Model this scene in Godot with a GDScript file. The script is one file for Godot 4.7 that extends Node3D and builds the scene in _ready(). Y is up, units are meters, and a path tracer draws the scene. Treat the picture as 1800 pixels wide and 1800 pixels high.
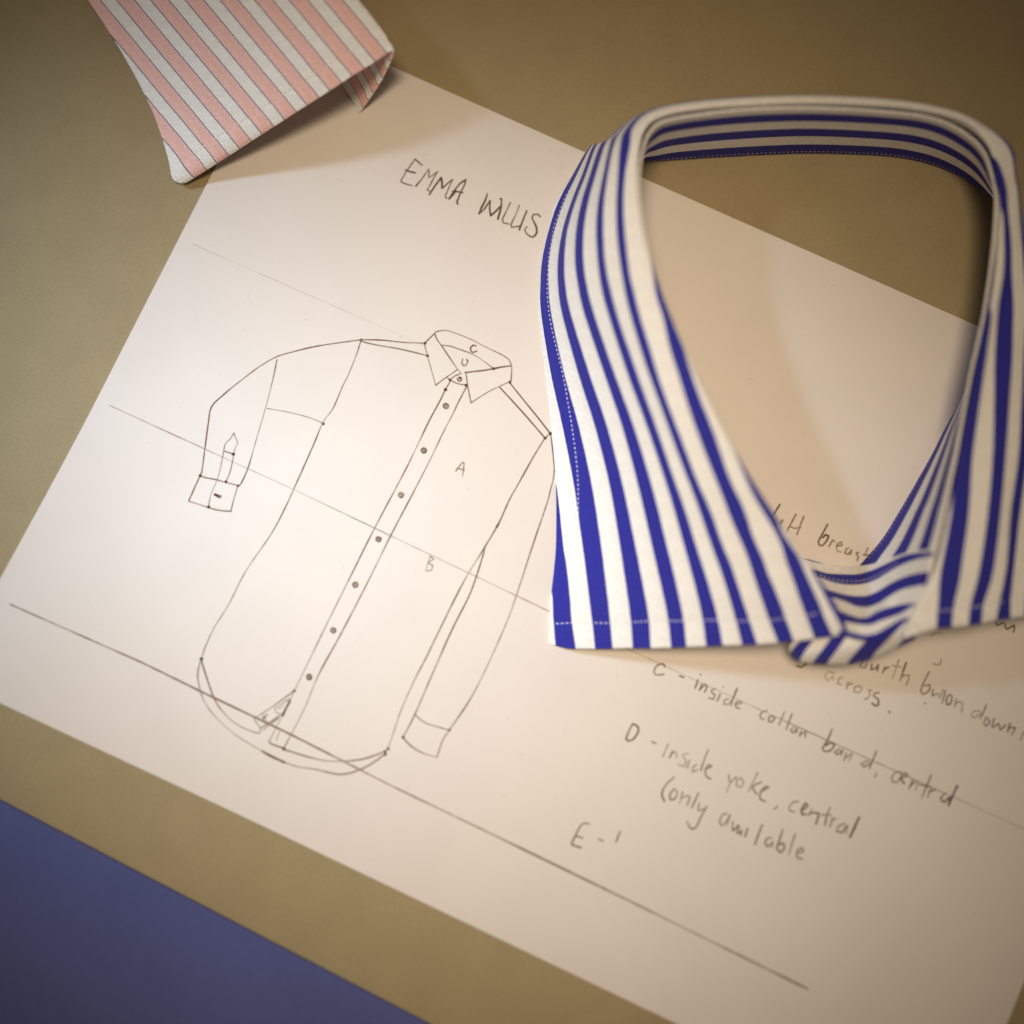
extends Node3D
# A paper with an inked shirt drawing and two loose shirt collars on a khaki table top. Units are metres; nets are in tenths of a millimetre.

class Net:
	var p: Array = []   # rows of Vector3
	var v: Array = []   # rows of stripe coordinates
	func row(c: Array, s: Array) -> void:
		var r := PackedVector3Array()
		for k in range(0, c.size(), 3):
			r.append(Vector3(c[k], c[k + 1], c[k + 2]) * 0.0001)
		var q := PackedFloat32Array()
		for x in s:
			q.append(x * 0.01)
		p.append(r)
		v.append(q)
	func spline(a, b, c, d, t: float):
		return 0.5 * (2.0 * b + (c - a) * t + (2.0 * a - 5.0 * b + 4.0 * c - d) * t * t + (3.0 * b - a - 3.0 * c + d) * t * t * t)
	func look(rows: Array, a: float, b: float):
		var m: int = rows.size()
		var n: int = rows[0].size()
		a = clampf(a, 0, m - 1)
		b = clampf(b, 0, n - 1)
		var i := mini(int(a), m - 2)
		var j := mini(int(b), n - 2)
		var q := []
		for k in 4:
			var r = rows[clampi(i - 1 + k, 0, m - 1)]
			q.append(spline(r[maxi(j - 1, 0)], r[j], r[j + 1], r[mini(j + 2, n - 1)], b - j))
		return spline(q[0], q[1], q[2], q[3], a - i)
	func at(a: float, b: float) -> Vector3:
		return look(p, a, b)
	func stripe(a: float, b: float) -> float:
		return look(v, a, b)
	func up(a: float, b: float) -> Vector3:
		var e := 0.06
		var x := at(a + e, b) - at(a - e, b)
		var y := at(a, b + e) - at(a, b - e)
		var n := x.cross(y)
		return n.normalized()

var rng := RandomNumberGenerator.new()
var used := {}

func _ready() -> void:
	rng.seed = 77
	# camera
	var cam := Camera3D.new()
	cam.name = "camera"
	cam.fov = 39.5978
	cam.near = 0.01
	cam.far = 20.0
	cam.position = Vector3(0, 0.39360, 0.05182)
	cam.rotation_degrees = Vector3(-82.500, 0, 0)
	var att := CameraAttributesPhysical.new()
	att.frustum_focal_length = 50.0
	att.frustum_focus_distance = 0.403
	att.frustum_near = 0.01
	att.frustum_far = 20.0
	att.exposure_aperture = 2.3
	cam.attributes = att
	add_child(cam)
	cam.fov = 39.5978
	# air and fill light of the room
	var we := WorldEnvironment.new()
	we.name = "room_air"
	var env := Environment.new()
	env.background_mode = Environment.BG_COLOR
	env.background_color = Color(0.30, 0.265, 0.235)
	env.tonemap_mode = Environment.TONE_MAPPER_LINEAR
	env.tonemap_exposure = 1.07
	env.sdfgi_enabled = true
	env.ssao_enabled = true
	env.ssil_enabled = true
	we.environment = env
	add_child(we)
	# the warm room lamp overhead
	var room := SpotLight3D.new()
	room.name = "room_lamp_light"
	room.light_color = Color(1.0, 0.904, 0.777)
	room.light_energy = 0.495
	room.light_size = 0.10
	room.spot_range = 4.0
	room.spot_attenuation = 2.0
	room.spot_angle = 16.5
	room.spot_angle_attenuation = 1.0
	room.shadow_enabled = true
	add_child(room)
	room.look_at_from_position(Vector3(-0.03, 0.75, 0.01), Vector3(-0.004, 0, 0.008), Vector3.FORWARD)
	# cool daylight from a window at the left, a soft pool on the drawing
	var day := SpotLight3D.new()
	day.name = "window_light"
	day.light_color = Color(0.75, 0.865, 1.0)
	day.light_energy = 1.05
	day.light_size = 0.085
	day.spot_range = 4.0
	day.spot_attenuation = 2.0
	day.spot_angle = 7.8
	day.spot_angle_attenuation = 1.0
	day.shadow_enabled = true
	add_child(day)
	day.look_at_from_position(Vector3(-0.591, 0.518, -0.24), Vector3(-0.070, 0, -0.006), Vector3.UP)
	# setting and things
	build_table()
	build_card()
	build_paper()
	build_blue_collar()
	build_pink_collar()

# ------------------------------------------------------------------ helpers
func numbered(called: String) -> String:
	var n: int = used.get(called, 0)
	used[called] = n + 1
	return called if n == 0 else "%s_%03d" % [called, n]

func thing(called: String, label: String, category: String) -> Node3D:
	var o := Node3D.new()
	o.name = numbered(called)
	o.set_meta("label", label)
	o.set_meta("category", category)
	add_child(o, true)
	return o

func part(called: String, m: Mesh, mat: Material, parent: Node, kind := "") -> MeshInstance3D:
	var o := MeshInstance3D.new()
	o.name = called
	o.mesh = m
	o.material_override = mat
	if kind:
		o.set_meta("kind", kind)
	parent.add_child(o, true)
	return o

func arrays(v: PackedVector3Array, n: PackedVector3Array, uv: PackedVector2Array, ix: PackedInt32Array) -> ArrayMesh:
	# every face turned the way its normals point
	for k in range(0, ix.size(), 3):
		var f := (v[ix[k + 2]] - v[ix[k]]).cross(v[ix[k + 1]] - v[ix[k]])
		if f.dot(n[ix[k]] + n[ix[k + 1]] + n[ix[k + 2]]) < 0:
			var z := ix[k + 1]
			ix[k + 1] = ix[k + 2]
			ix[k + 2] = z
	var a := []
	a.resize(Mesh.ARRAY_MAX)
	a[Mesh.ARRAY_VERTEX] = v
	a[Mesh.ARRAY_NORMAL] = n
	a[Mesh.ARRAY_TEX_UV] = uv
	a[Mesh.ARRAY_INDEX] = ix
	var m := ArrayMesh.new()
	m.add_surface_from_arrays(Mesh.PRIMITIVE_TRIANGLES, a)
	return m

# a sheet of cloth with a thickness and rounded rims; flip turns the outer side over
func cloth(net: Net, fa: int, fb: int, thick: float, period: float, wavy := 0.0, seams := []) -> ArrayMesh:
	var na: int = (net.p.size() - 1) * fa + 1
	var nb: int = (net.p[0].size() - 1) * fb + 1
	var P := PackedVector3Array()
	var N := PackedVector3Array()
	var T := PackedVector2Array()
	var along := PackedFloat32Array()
	along.resize(nb)
	var noise := FastNoiseLite.new()
	noise.seed = 5
	noise.frequency = 60.0
	for i in na:
		for j in nb:
			var a := float(i) / fa
			var b := float(j) / fb
			var q := net.at(a, b)
			if i > 0:
				along[j] = along[j] + (q - P[(i - 1) * nb + j]).length()
			for sm in seams:
				var d := 1.0
				for k in range(maxi(0, sm.size())):
					d = minf(d, q.distance_squared_to(sm[k]))
				q.y -= 0.00022 * exp(-d / 0.00000055)
			P.append(q)
			T.append(Vector2(along[nb / 2] / 0.006, net.stripe(a, b) / period))
	for i in na:
		for j in nb:
			var x := P[mini(i + 1, na - 1) * nb + j] - P[maxi(i - 1, 0) * nb + j]
			var y := P[i * nb + mini(j + 1, nb - 1)] - P[i * nb + maxi(j - 1, 0)]
			N.append(x.cross(y).normalized())
	if N[(na / 2) * nb + nb / 2].y < 0:
		for k in N.size():
			N[k] = -N[k]
	var V := PackedVector3Array()
	var M := PackedVector3Array()
	var W := PackedVector2Array()
	var I := PackedInt32Array()
	for s in [1.0, -1.0]:
		for k in P.size():
			var lift := noise.get_noise_3dv(P[k]) * wavy
			V.append(P[k] + N[k] * (s * thick * 0.5 + lift))
			M.append(N[k] * s)
			W.append(T[k])
	var half := P.size()
	for i in na - 1:
		for j in nb - 1:
			var k := i * nb + j
			for q in [k, k + 1, k + nb, k + 1, k + nb + 1, k + nb]:
				I.append(q)
			for q in [k, k + nb, k + 1, k + 1, k + nb, k + nb + 1]:
				I.append(q + half)
	# rims
	var ring := PackedInt32Array()
	var inner := PackedInt32Array()
	for j in nb: ring.append(j); inner.append(nb + j)
	for i in range(1, na): ring.append(i * nb + nb - 1); inner.append(i * nb + nb - 2)
	for j in range(nb - 2, -1, -1): ring.append((na - 1) * nb + j); inner.append((na - 2) * nb + j)
	for i in range(na - 2, 0, -1): ring.append(i * nb); inner.append(i * nb + 1)
	var first := V.size()
	var arcs := 5
	for r in ring.size():
		var k := ring[r]
		var away := (P[k] - P[inner[r]])
		var edge := P[ring[(r + 1) % ring.size()]] - P[ring[(r + ring.size() - 1) % ring.size()]]
		away = edge.cross(N[k])
		if away.dot(P[k] - P[inner[r]]) < 0: away = -away
		away = away.normalized()
		var lift := noise.get_noise_3dv(P[k]) * wavy
		for s in arcs:
			var th := PI * s / (arcs - 1)
			var d := N[k] * cos(th) + away * sin(th) * 0.8
			V.append(P[k] + N[k] * lift + d * thick * 0.5)
			M.append(d.normalized())
			W.append(T[k])
	for r in ring.size():
		var o := first + r * arcs
		var u := first + ((r + 1) % ring.size()) * arcs
		for s in arcs - 1:
			for q in [o + s, u + s, o + s + 1, u + s, u + s + 1, o + s + 1]:
				I.append(q)
	return arrays(V, M, W, I)

# places along a path of (row, column) pairs on a net
func along_path(net: Net, spots: Array, cuts := 14) -> PackedVector3Array:
	var line := PackedVector3Array()
	var n: int = spots.size() / 2
	for k in n - 1:
		for s in cuts:
			var g := []
			for o in [-1, 0, 1, 2]:
				var w := clampi(k + o, 0, n - 1)
				g.append(Vector2(spots[w * 2], spots[w * 2 + 1]))
			var h: Vector2 = net.spline(g[0], g[1], g[2], g[3], float(s) / cuts)
			line.append(net.at(h.x, h.y))
	return line

# thread stitches along a path of (row, column) places on a net
func stitches(net: Net, spots: Array, lift: float, pitch: float, fill: float, thick: float, side := 1.0) -> ArrayMesh:
	var line := PackedVector3Array()
	var ups := PackedVector3Array()
	var n: int = spots.size() / 2
	for k in n - 1:
		for s in 12:
			var t := s / 12.0
			var g := []
			for o in [-1, 0, 1, 2]:
				var w := clampi(k + o, 0, n - 1)
				g.append(Vector2(spots[w * 2], spots[w * 2 + 1]))
			var h: Vector2 = net.spline(g[0], g[1], g[2], g[3], t)
			line.append(net.at(h.x, h.y))
			var u := net.up(h.x, h.y)
			if side > 0.0 and u.y < 0: u = -u
			if side < 0.0 and u.dot(Vector3(0.08, 0.01, -0.02) - line[-1]) < 0: u = -u
			ups.append(u)
	return thread(line, ups, lift, pitch, fill, thick)

func thread(line: PackedVector3Array, ups: PackedVector3Array, lift: float, pitch: float, fill: float, thick: float) -> ArrayMesh:
	var V := PackedVector3Array()
	var M := PackedVector3Array()
	var W := PackedVector2Array()
	var I := PackedInt32Array()
	var dist := PackedFloat32Array([0.0])
	for k in range(1, line.size()):
		dist.append(dist[k - 1] + line[k].distance_to(line[k - 1]))
	var s := pitch * 0.5
	var k := 0
	while s < dist[-1] - pitch:
		while dist[k + 1] < s: k += 1
		var f := (s - dist[k]) / maxf(dist[k + 1] - dist[k], 1e-9)
		var c := line[k].lerp(line[k + 1], f)
		var u := ups[k].lerp(ups[k + 1], f).normalized()
		var d := (line[k + 1] - line[k]).normalized()
		d = (d + u.cross(d) * rng.randf_range(-0.12, 0.12)).normalized()
		var w := u.cross(d)
		var base := V.size()
		var long := pitch * fill * rng.randf_range(0.9, 1.08)
		for a in 5:
			var x := a / 4.0 * 2.0 - 1.0
			var r := sqrt(maxf(0.02, 1.0 - x * x))
			for b in 6:
				var th := TAU * b / 6.0
				var o := u * cos(th) + w * sin(th)
				V.append(c + u * (lift - absf(x) * absf(x) * lift * 0.9) + d * x * long * 0.5 + o * thick * 0.5 * (0.35 + 0.65 * r))
				M.append((o + d * x * 0.6).normalized())
				W.append(Vector2(x, th))
		for a in 4:
			for b in 6:
				var q := base + a * 6 + b
				var q2 := base + a * 6 + (b + 1) % 6
				for z in [q, q2, q + 6, q2, q2 + 6, q + 6]:
					I.append(z)
		s += pitch
	return arrays(V, M, W, I)

# ------------------------------------------------------------------ materials
func weave_bump(w: int, h: int, tx: int, ty: int) -> Image:
	var b := Image.create(w, h, false, Image.FORMAT_RGBA8)
	for y in h:
		for x in w:
			var fx := float(x) / w * tx
			var fy := float(y) / h * ty
			var over := (int(fx) + int(fy)) % 2 == 0
			var cx := sin(fposmod(fx, 1.0) * PI)
			var cy := sin(fposmod(fy, 1.0) * PI)
			var z := cx * (0.55 + 0.45 * cy) if over else cy * (0.55 + 0.45 * cx)
			b.set_pixel(x, y, Color(z, z, z))
	return b

func striped_cloth(bands: Array, seed_: int) -> StandardMaterial3D:
	# bands: [end of the band as a share of the period, colour] in order
	var w := 288
	var h := 512
	var tx := 24
	var ty := 43
	var im := Image.create(w, h, true, Image.FORMAT_RGBA8)
	var g := RandomNumberGenerator.new()
	g.seed = seed_
	var shift := []
	var tone := []
	for k in tx:
		shift.append(g.randf_range(-0.006, 0.006))
	var slub := []
	for k in ty:
		slub.append(g.randf_range(0.95, 1.03))
	for k in tx * ty:
		tone.append(g.randf_range(0.93, 1.06))
	for y in h:
		for x in w:
			var fx := float(x) / w * tx
			var fy := float(y) / h * ty
			var v := fposmod(float(y) / h + shift[int(fx)], 1.0)
			var c: Color = bands[-1][1]
			for b in bands:
				if v < b[0]:
					c = b[1]
					break
			var over := (int(fx) + int(fy)) % 2 == 0
			var t: float = tone[int(fx) * ty + int(fy)] * (slub[int(fy)] if over else 0.96)
			im.set_pixel(x, y, Color(c.r * t, c.g * t, c.b * t).clamp())
	im.generate_mipmaps()
	var m := StandardMaterial3D.new()
	m.albedo_texture = ImageTexture.create_from_image(im)
	m.roughness = 0.92
	m.metallic_specular = 0.25
	m.cull_mode = BaseMaterial3D.CULL_DISABLED
	m.rim_enabled = true
	m.rim = 0.15
	var b2 := weave_bump(288, 516, tx, ty)
	b2.bump_map_to_normal_map(3.0)
	m.normal_enabled = true
	m.normal_texture = ImageTexture.create_from_image(b2)
	m.normal_scale = 0.45
	return m

func plain(c: Color, rough := 0.9) -> StandardMaterial3D:
	var m := StandardMaterial3D.new()
	m.albedo_color = c
	m.roughness = rough
	m.metallic_specular = 0.3
	return m

func speckled(c: Color, size: int, spread: float, coarse: float, seed_: int, rough: float) -> StandardMaterial3D:
	var im := Image.create(size, size, true, Image.FORMAT_RGBA8)
	var n := FastNoiseLite.new()
	n.seed = seed_
	n.frequency = 0.012
	n.fractal_octaves = 4
	var n2 := FastNoiseLite.new()
	n2.seed = seed_ + 1
	n2.frequency = 0.22
	for y in size:
		for x in size:
			var t := 1.0 + n.get_noise_2d(x, y) * coarse + n2.get_noise_2d(x, y) * spread
			im.set_pixel(x, y, Color(c.r * t, c.g * t, c.b * t).clamp())
	im.generate_mipmaps()
	var m := StandardMaterial3D.new()
	m.albedo_texture = ImageTexture.create_from_image(im)
	m.roughness = rough
	m.metallic_specular = 0.35
	return m

# ------------------------------------------------------------------ setting
func build_table() -> void:
	var bx := BoxMesh.new()
	bx.size = Vector3(1.6, 0.03, 1.2)
	var m := speckled(Color(0.625, 0.562, 0.420), 1024, 0.05, 0.025, 11, 0.75)
	m.uv1_triplanar = true
	m.uv1_scale = Vector3(4, 4, 4)
	var o := part("table_top", bx, m, self)
	o.position = Vector3(0.15, -0.015, 0)
	o.set_meta("kind", "structure")
	o.set_meta("label", "smooth khaki olive table top under the paper and the collars")
	o.set_meta("category", "table top")

func slab(w: float, d: float, t: float, nx: int, nz: int, rise: Callable) -> ArrayMesh:
	var V := PackedVector3Array()
	var W := PackedVector2Array()
	var I := PackedInt32Array()
	for s in 2:
		for i in nx + 1:
			for j in nz + 1:
				var x := w * i / nx
				var z := d * j / nz
				V.append(Vector3(x, rise.call(x, z) + (t if s == 0 else 0.0), z))
				W.append(Vector2(x / w, z / d))
	var half := (nx + 1) * (nz + 1)
	var q := nz + 1
	for i in nx:
		for j in nz:
			var k := i * q + j
			for e in [k, k + q, k + 1, k + 1, k + q, k + q + 1]:
				I.append(e)
			for e in [k, k + 1, k + q, k + 1, k + q + 1, k + q]:
				I.append(e + half)
	var st := SurfaceTool.new()
	st.begin(Mesh.PRIMITIVE_TRIANGLES)
	for k in I:
		st.set_smooth_group(0 if k < half else 1)
		st.set_uv(W[k])
		st.add_vertex(V[k])
	var ring := []
	for i in nx: ring.append([i * q, (i + 1) * q])
	for j in nz: ring.append([nx * q + j, nx * q + j + 1])
	for i in range(nx, 0, -1): ring.append([i * q + nz, (i - 1) * q + nz])
	for j in range(nz, 0, -1): ring.append([j, j - 1])
	for e in ring:
		for k in [e[0], e[0] + half, e[1], e[1], e[0] + half, e[1] + half]:
			st.set_smooth_group(2)
			st.set_uv(W[k])
			st.add_vertex(V[k])
	st.generate_normals()
	return st.commit()

func build_card() -> void:
	var m := speckled(Color(0.33, 0.36, 0.56), 512, 0.03, 0.04, 31, 0.85)
	var o := part("blue_card", slab(0.42, 0.30, 0.0014, 8, 8, func(_x, _z): return 0.0001), m, self)
	o.position = Vector3(-0.1387, 0, 0.0790)
	o.rotation.y = -0.4637
	o.translate_object_local(Vector3(-0.2, 0, 0))
	o.set_meta("label", "plain slate blue card lying below the paper's lower edge")
	o.set_meta("category", "card")

# ------------------------------------------------------------------ paper
func build_paper() -> void:
	var w := 2048
	var h := 1448
	var im := Image.create(w, h, true, Image.FORMAT_RGBA8)
	var base := Color(0.882, 0.851, 0.810)
	var n := FastNoiseLite.new()
	n.seed = 3
	n.frequency = 0.004
	n.fractal_octaves = 5
	var g := FastNoiseLite.new()
	g.seed = 4
	g.frequency = 0.35
	for y in h:
		for x in w:
			var t := 1.0 + n.get_noise_2d(x, y) * 0.012 + g.get_noise_2d(x, y) * 0.012
			im.set_pixel(x, y, Color(base.r * t, base.g * t, base.b * t).clamp())
	# faint fibres and flecks of the paper
	for k in 420:
		var x := rng.randf() * w
		var y := rng.randf() * h
		var a := rng.randf() * TAU
		var l := rng.randf_range(1.0, 9.0)
		stroke(im, Vector2(x, y), Vector2(x + cos(a) * l, y + sin(a) * l), rng.randf_range(0.8, 1.6), rng.randf_range(0.03, 0.13))
	draw_sheet(im)
	im.generate_mipmaps()
	var m := StandardMaterial3D.new()
	m.albedo_texture = ImageTexture.create_from_image(im)
	m.roughness = 0.88
	m.metallic_specular = 0.3
	m.texture_repeat = false
	var rise := func(x: float, z: float) -> float:
		# the sheet lies flat but for its lower left corner, which lifts a little
		var d := (0.075 - x * 0.75 - (0.21 - z) * 0.85) / 0.075
		d = clampf(d, 0.0, 1.0)
		return 0.00008 + 0.0048 * d * d * (3.0 - 2.0 * d) + 0.00012 * (1.0 + sin(x * 41.0 + z * 23.0))
	var o := part("drawing_sheet", slab(0.297, 0.210, 0.00028, 66, 48, rise), m, self)
	o.position = Vector3(-0.06485, 0, -0.14441)
	o.rotation.y = -0.43416
	o.set_meta("label", "cream paper sheet with inked shirt drawing and handwritten notes under the blue collar")
	o.set_meta("category", "paper sheet")

func stroke(im: Image, a: Vector2, b: Vector2, width: float, ink: float) -> void:
	var r := width * 0.5 + 1.0
	var x0 := maxi(0, int(minf(a.x, b.x) - r))
	var x1 := mini(im.get_width() - 1, int(maxf(a.x, b.x) + r) + 1)
	var y0 := maxi(0, int(minf(a.y, b.y) - r))
	var y1 := mini(im.get_height() - 1, int(maxf(a.y, b.y) + r) + 1)
	var d := b - a
	var dd := maxf(d.length_squared(), 1e-6)
	for y in range(y0, y1 + 1):
		for x in range(x0, x1 + 1):
			var p := Vector2(x + 0.5, y + 0.5)
			var t := clampf((p - a).dot(d) / dd, 0.0, 1.0)
			var far := p.distance_to(a + d * t)
			var k := clampf(width * 0.5 + 0.5 - far, 0.0, 1.0) * ink
			if k <= 0.0:
				continue
			var c := im.get_pixel(x, y)
			# ink darkens to a floor: crossing segments of one line do not pile up
			var floor_ := Color(0.882, 0.851, 0.810).lerp(Color(0.29, 0.20, 0.135), k)
			im.set_pixel(x, y, Color(minf(c.r, floor_.r), minf(c.g, floor_.g), minf(c.b, floor_.b)))

# one pen line: width in mm, ink 0..1, smooth or not, places in tenths of a millimetre on the sheet
func pen(im: Image, width: float, ink: float, smooth: int, c: Array) -> void:
	var s := im.get_width() / 2970.0
	var pts: Array[Vector2] = []
	for k in range(0, c.size(), 2):
		pts.append(Vector2(c[k], c[k + 1]) * s)
	var line: Array[Vector2] = []
	for k in pts.size() - 1:
		var a: Vector2 = pts[maxi(k - 1, 0)]
		var b: Vector2 = pts[k]
		var e: Vector2 = pts[k + 1]
		var d: Vector2 = pts[mini(k + 2, pts.size() - 1)]
		var cuts := maxi(1, int(b.distance_to(e) / 5.0))
		for q in cuts:
			var t := float(q) / cuts
			if smooth:
				line.append(0.5 * (2.0 * b + (e - a) * t + (2.0 * a - 5.0 * b + 4.0 * e - d) * t * t + (3.0 * b - a - 3.0 * e + d) * t * t * t))
			else:
				line.append(b.lerp(e, t))
	line.append(pts[-1])
	var wob := 0.0
	for k in line.size() - 1:
		wob = clampf(wob + rng.randf_range(-0.13, 0.13), -0.3, 0.25)
		stroke(im, line[k], line[k + 1], width * s * 10.0 * (1.0 + wob * 0.8), clampf(ink * (1.0 + wob), 0.0, 1.0))

func draw_sheet(im: Image) -> void:
	pen(im, 0.25, 0.13, 0, [45,721,769,711])
	pen(im, 0.30, 0.36, 0, [41,1240,622,1237,1410,1246,1653,1249,2151,1247,2819,1240,2951,1238])
	pen(im, 0.48, 0.50, 0, [58,1852,451,1844,636,1847,903,1848,1218,1857,1534,1859,1950,1863,2453,1871])
	pen(im, 0.34, 0.63, 1, [601,771,499,838,435,889,404,918,373,964,341,1027,320,1073,303,1122,316,1170,340,1240,361,1301,361,1312])
	pen(im, 0.34, 0.63, 1, [410,923,424,976,443,1066,459,1157,473,1235,475,1284,472,1294])
	pen(im, 0.34, 0.57, 1, [447,1061,495,1048,543,1038,585,1033,609,1034])
	pen(im, 0.34, 0.63, 0, [361,1312,364,1388])
	pen(im, 0.34, 0.54, 1, [365,1390,391,1386,420,1383,453,1377,484,1366])
	pen(im, 0.34, 0.63, 1, [484,1366,477,1336,473,1311,470,1295])
	pen(im, 0.34, 0.63, 1, [361,1312,375,1311,407,1303,435,1299,469,1292])
	pen(im, 0.34, 0.57, 1, [393,1163,391,1184,385,1201,391,1225,402,1264,410,1305,412,1345,422,1381])
	pen(im, 0.34, 0.57, 1, [393,1163,404,1174,416,1185,415,1198,419,1216,431,1259,434,1285,434,1297])
	pen(im, 0.34, 0.63, 0, [391,1221,418,1218])
	pen(im, 0.79, 0.95, 0, [423,1342,433,1342])
	pen(im, 0.95, 0.60, 1, [435,1343,438,1341])
	pen(im, 0.83, 0.95, 0, [361,1312,362,1312])
	pen(im, 0.83, 0.95, 0, [470,1293,470,1293])
	pen(im, 0.83, 0.95, 0, [422,1381,423,1381])
	pen(im, 0.83, 0.95, 0, [434,1297,435,1297])
	pen(im, 0.83, 0.95, 0, [418,1218,419,1218])
	pen(im, 0.34, 0.63, 1, [601,771,607,809,612,871,612,916,615,983,607,1030,611,1105,615,1219,617,1298,614,1375,596,1499,594,1602,586,1678,588,1738,593,1766])
	pen(im, 0.34, 0.63, 1, [601,771,653,748,714,727,769,704])
	pen(im, 0.34, 0.50, 1, [603,775,644,767,708,750,756,740,789,734])
	pen(im, 0.34, 0.63, 1, [768,706,784,662,789,656,809,645,836,641,885,639,919,641,957,642,995,644,1011,651,1019,660,1027,675,1036,700,1035,705])
	pen(im, 0.34, 0.63, 0, [769,707,790,732,812,758,849,801])
	pen(im, 0.34, 0.63, 1, [849,801,864,772,877,750,885,735])
	pen(im, 0.34, 0.63, 1, [785,669,796,680,819,693,850,712,885,733,900,739])
	pen(im, 0.34, 0.50, 1, [814,690,836,682,865,679,902,676,937,680,977,689])
	pen(im, 0.44, 0.63, 1, [909,733,933,718,956,704,977,689,996,675,1018,661])
	pen(im, 0.34, 0.63, 0, [912,734,933,767,961,805])
	pen(im, 0.34, 0.63, 1, [961,805,976,780,993,754,1015,727,1034,704])
	pen(im, 0.34, 0.63, 1, [867,767,880,770,902,771,927,765])
	pen(im, 0.34, 0.63, 1, [880,770,886,755,898,742])
	pen(im, 0.32, 0.63, 1, [897,759,899,752,906,752,909,758,904,763,897,760])
	pen(im, 0.70, 0.90, 0, [902,753,903,753])
	pen(im, 0.34, 0.57, 1, [882,773,879,801,879,837,876,900,876,955,876,1030,874,1099,868,1250,866,1385,864,1525,863,1737,863,1790,862,1828,861,1850,861,1875,860,1890])
	pen(im, 0.34, 0.63, 1, [930,765,928,814,928,859,926,916,926,991,924,1075,918,1239,916,1387,911,1543,904,1670,909,1769,905,1889])
	pen(im, 0.34, 0.63, 1, [860,1890,867,1893,885,1892,905,1889])
	pen(im, 0.29, 0.40, 1, [874,1853,877,1880])
	pen(im, 1.46, 0.50, 0, [901,843,902,843])
	pen(im, 0.41, 0.68, 1, [903,850,897,849,893,843,896,837,903,836,908,840,908,847,903,850])
	pen(im, 0.51, 0.30, 0, [902,841,903,841])
	pen(im, 1.46, 0.50, 0, [899,984,899,984])
	pen(im, 0.41, 0.68, 1, [900,991,894,990,891,984,894,978,901,977,905,981,905,987,900,991])
	pen(im, 0.51, 0.30, 0, [899,982,900,982])
	pen(im, 1.46, 0.50, 0, [895,1125,896,1125])
	pen(im, 0.41, 0.68, 1, [896,1132,890,1130,887,1124,890,1119,897,1118,901,1121,901,1128,896,1132])
	pen(im, 0.51, 0.30, 0, [895,1122,896,1123])
	pen(im, 1.46, 0.50, 0, [892,1263,892,1264])
	pen(im, 0.41, 0.68, 1, [893,1270,887,1269,884,1263,887,1258,894,1257,898,1260,898,1267,893,1270])
	pen(im, 0.51, 0.30, 0, [892,1261,893,1261])
	pen(im, 1.46, 0.50, 0, [888,1405,889,1405])
	pen(im, 0.41, 0.68, 1, [890,1412,884,1410,881,1405,884,1399,890,1398,895,1402,895,1408,890,1412])
	pen(im, 0.51, 0.30, 0, [889,1403,890,1403])
	pen(im, 1.46, 0.50, 0, [887,1544,888,1544])
	pen(im, 0.41, 0.68, 1, [889,1551,883,1549,880,1544,883,1538,889,1537,894,1541,894,1547,889,1551])
	pen(im, 0.51, 0.30, 0, [888,1542,889,1542])
	pen(im, 1.46, 0.50, 0, [883,1687,884,1687])
	pen(im, 0.41, 0.68, 1, [884,1694,879,1692,876,1687,878,1681,885,1680,889,1684,890,1690,884,1694])
	pen(im, 0.51, 0.30, 0, [884,1685,885,1685])
	pen(im, 0.34, 0.63, 1, [1038,708,1095,737,1149,764,1200,791])
	pen(im, 0.34, 0.63, 1, [1014,730,1078,757,1132,781,1192,809])
	pen(im, 0.34, 0.63, 0, [1200,791,1192,809])
	pen(im, 0.34, 0.63, 1, [1192,809,1185,871,1179,957,1175,1012,1176,1082,1169,1159,1159,1243,1155,1312,1153,1411,1152,1500,1149,1569,1151,1663,1159,1731,1162,1770])
	pen(im, 0.34, 0.63, 1, [1169,1159,1173,1175,1182,1239,1187,1303,1184,1401,1186,1520,1190,1657,1187,1726])
	pen(im, 0.34, 0.63, 1, [1200,791,1215,813,1247,867,1261,902,1267,934,1275,980,1287,1092,1305,1243,1312,1324,1314,1444,1310,1553,1294,1653])
	pen(im, 0.34, 0.54, 1, [1190,1657,1224,1665,1259,1661,1294,1656])
	pen(im, 0.34, 0.57, 1, [1187,1726,1210,1736,1249,1742,1294,1736])
	pen(im, 0.34, 0.57, 1, [1294,1736,1289,1687,1294,1656])
	pen(im, 0.34, 0.63, 1, [592,1767,618,1796,677,1852,725,1877,766,1886,811,1885,827,1880,824,1869,808,1859,797,1853])
	pen(im, 0.35, 0.47, 1, [593,1770,596,1789,608,1819,645,1862,696,1891,767,1912,817,1918,854,1921])
	pen(im, 0.54, 0.63, 1, [854,1921,876,1923,897,1923,923,1923])
	pen(im, 0.35, 0.50, 1, [923,1923,960,1918,1009,1904,1047,1896,1073,1889,1097,1874,1115,1857,1134,1835,1149,1811,1162,1787])
	pen(im, 0.38, 0.50, 1, [906,1892,945,1887,984,1881,1022,1872,1058,1857,1092,1839,1124,1816,1159,1781])
	pen(im, 0.34, 0.63, 0, [862,1739,828,1801,797,1851])
	pen(im, 0.35, 0.57, 0, [824,1867,842,1839,857,1813])
	pen(im, 0.32, 0.44, 0, [832,1869,856,1822])
	pen(im, 0.63, 0.95, 0, [864,1767,863,1790,863,1811])
	pen(im, 0.35, 0.63, 0, [859,1764,835,1804,846,1812,860,1808])
	pen(im, 0.25, 0.50, 0, [845,1800,854,1786])
	pen(im, 0.29, 0.50, 1, [825,1826,817,1834,816,1840,824,1835,820,1844,821,1850,830,1843])
	pen(im, 0.79, 0.92, 0, [1159,1781,1160,1781])
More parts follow.
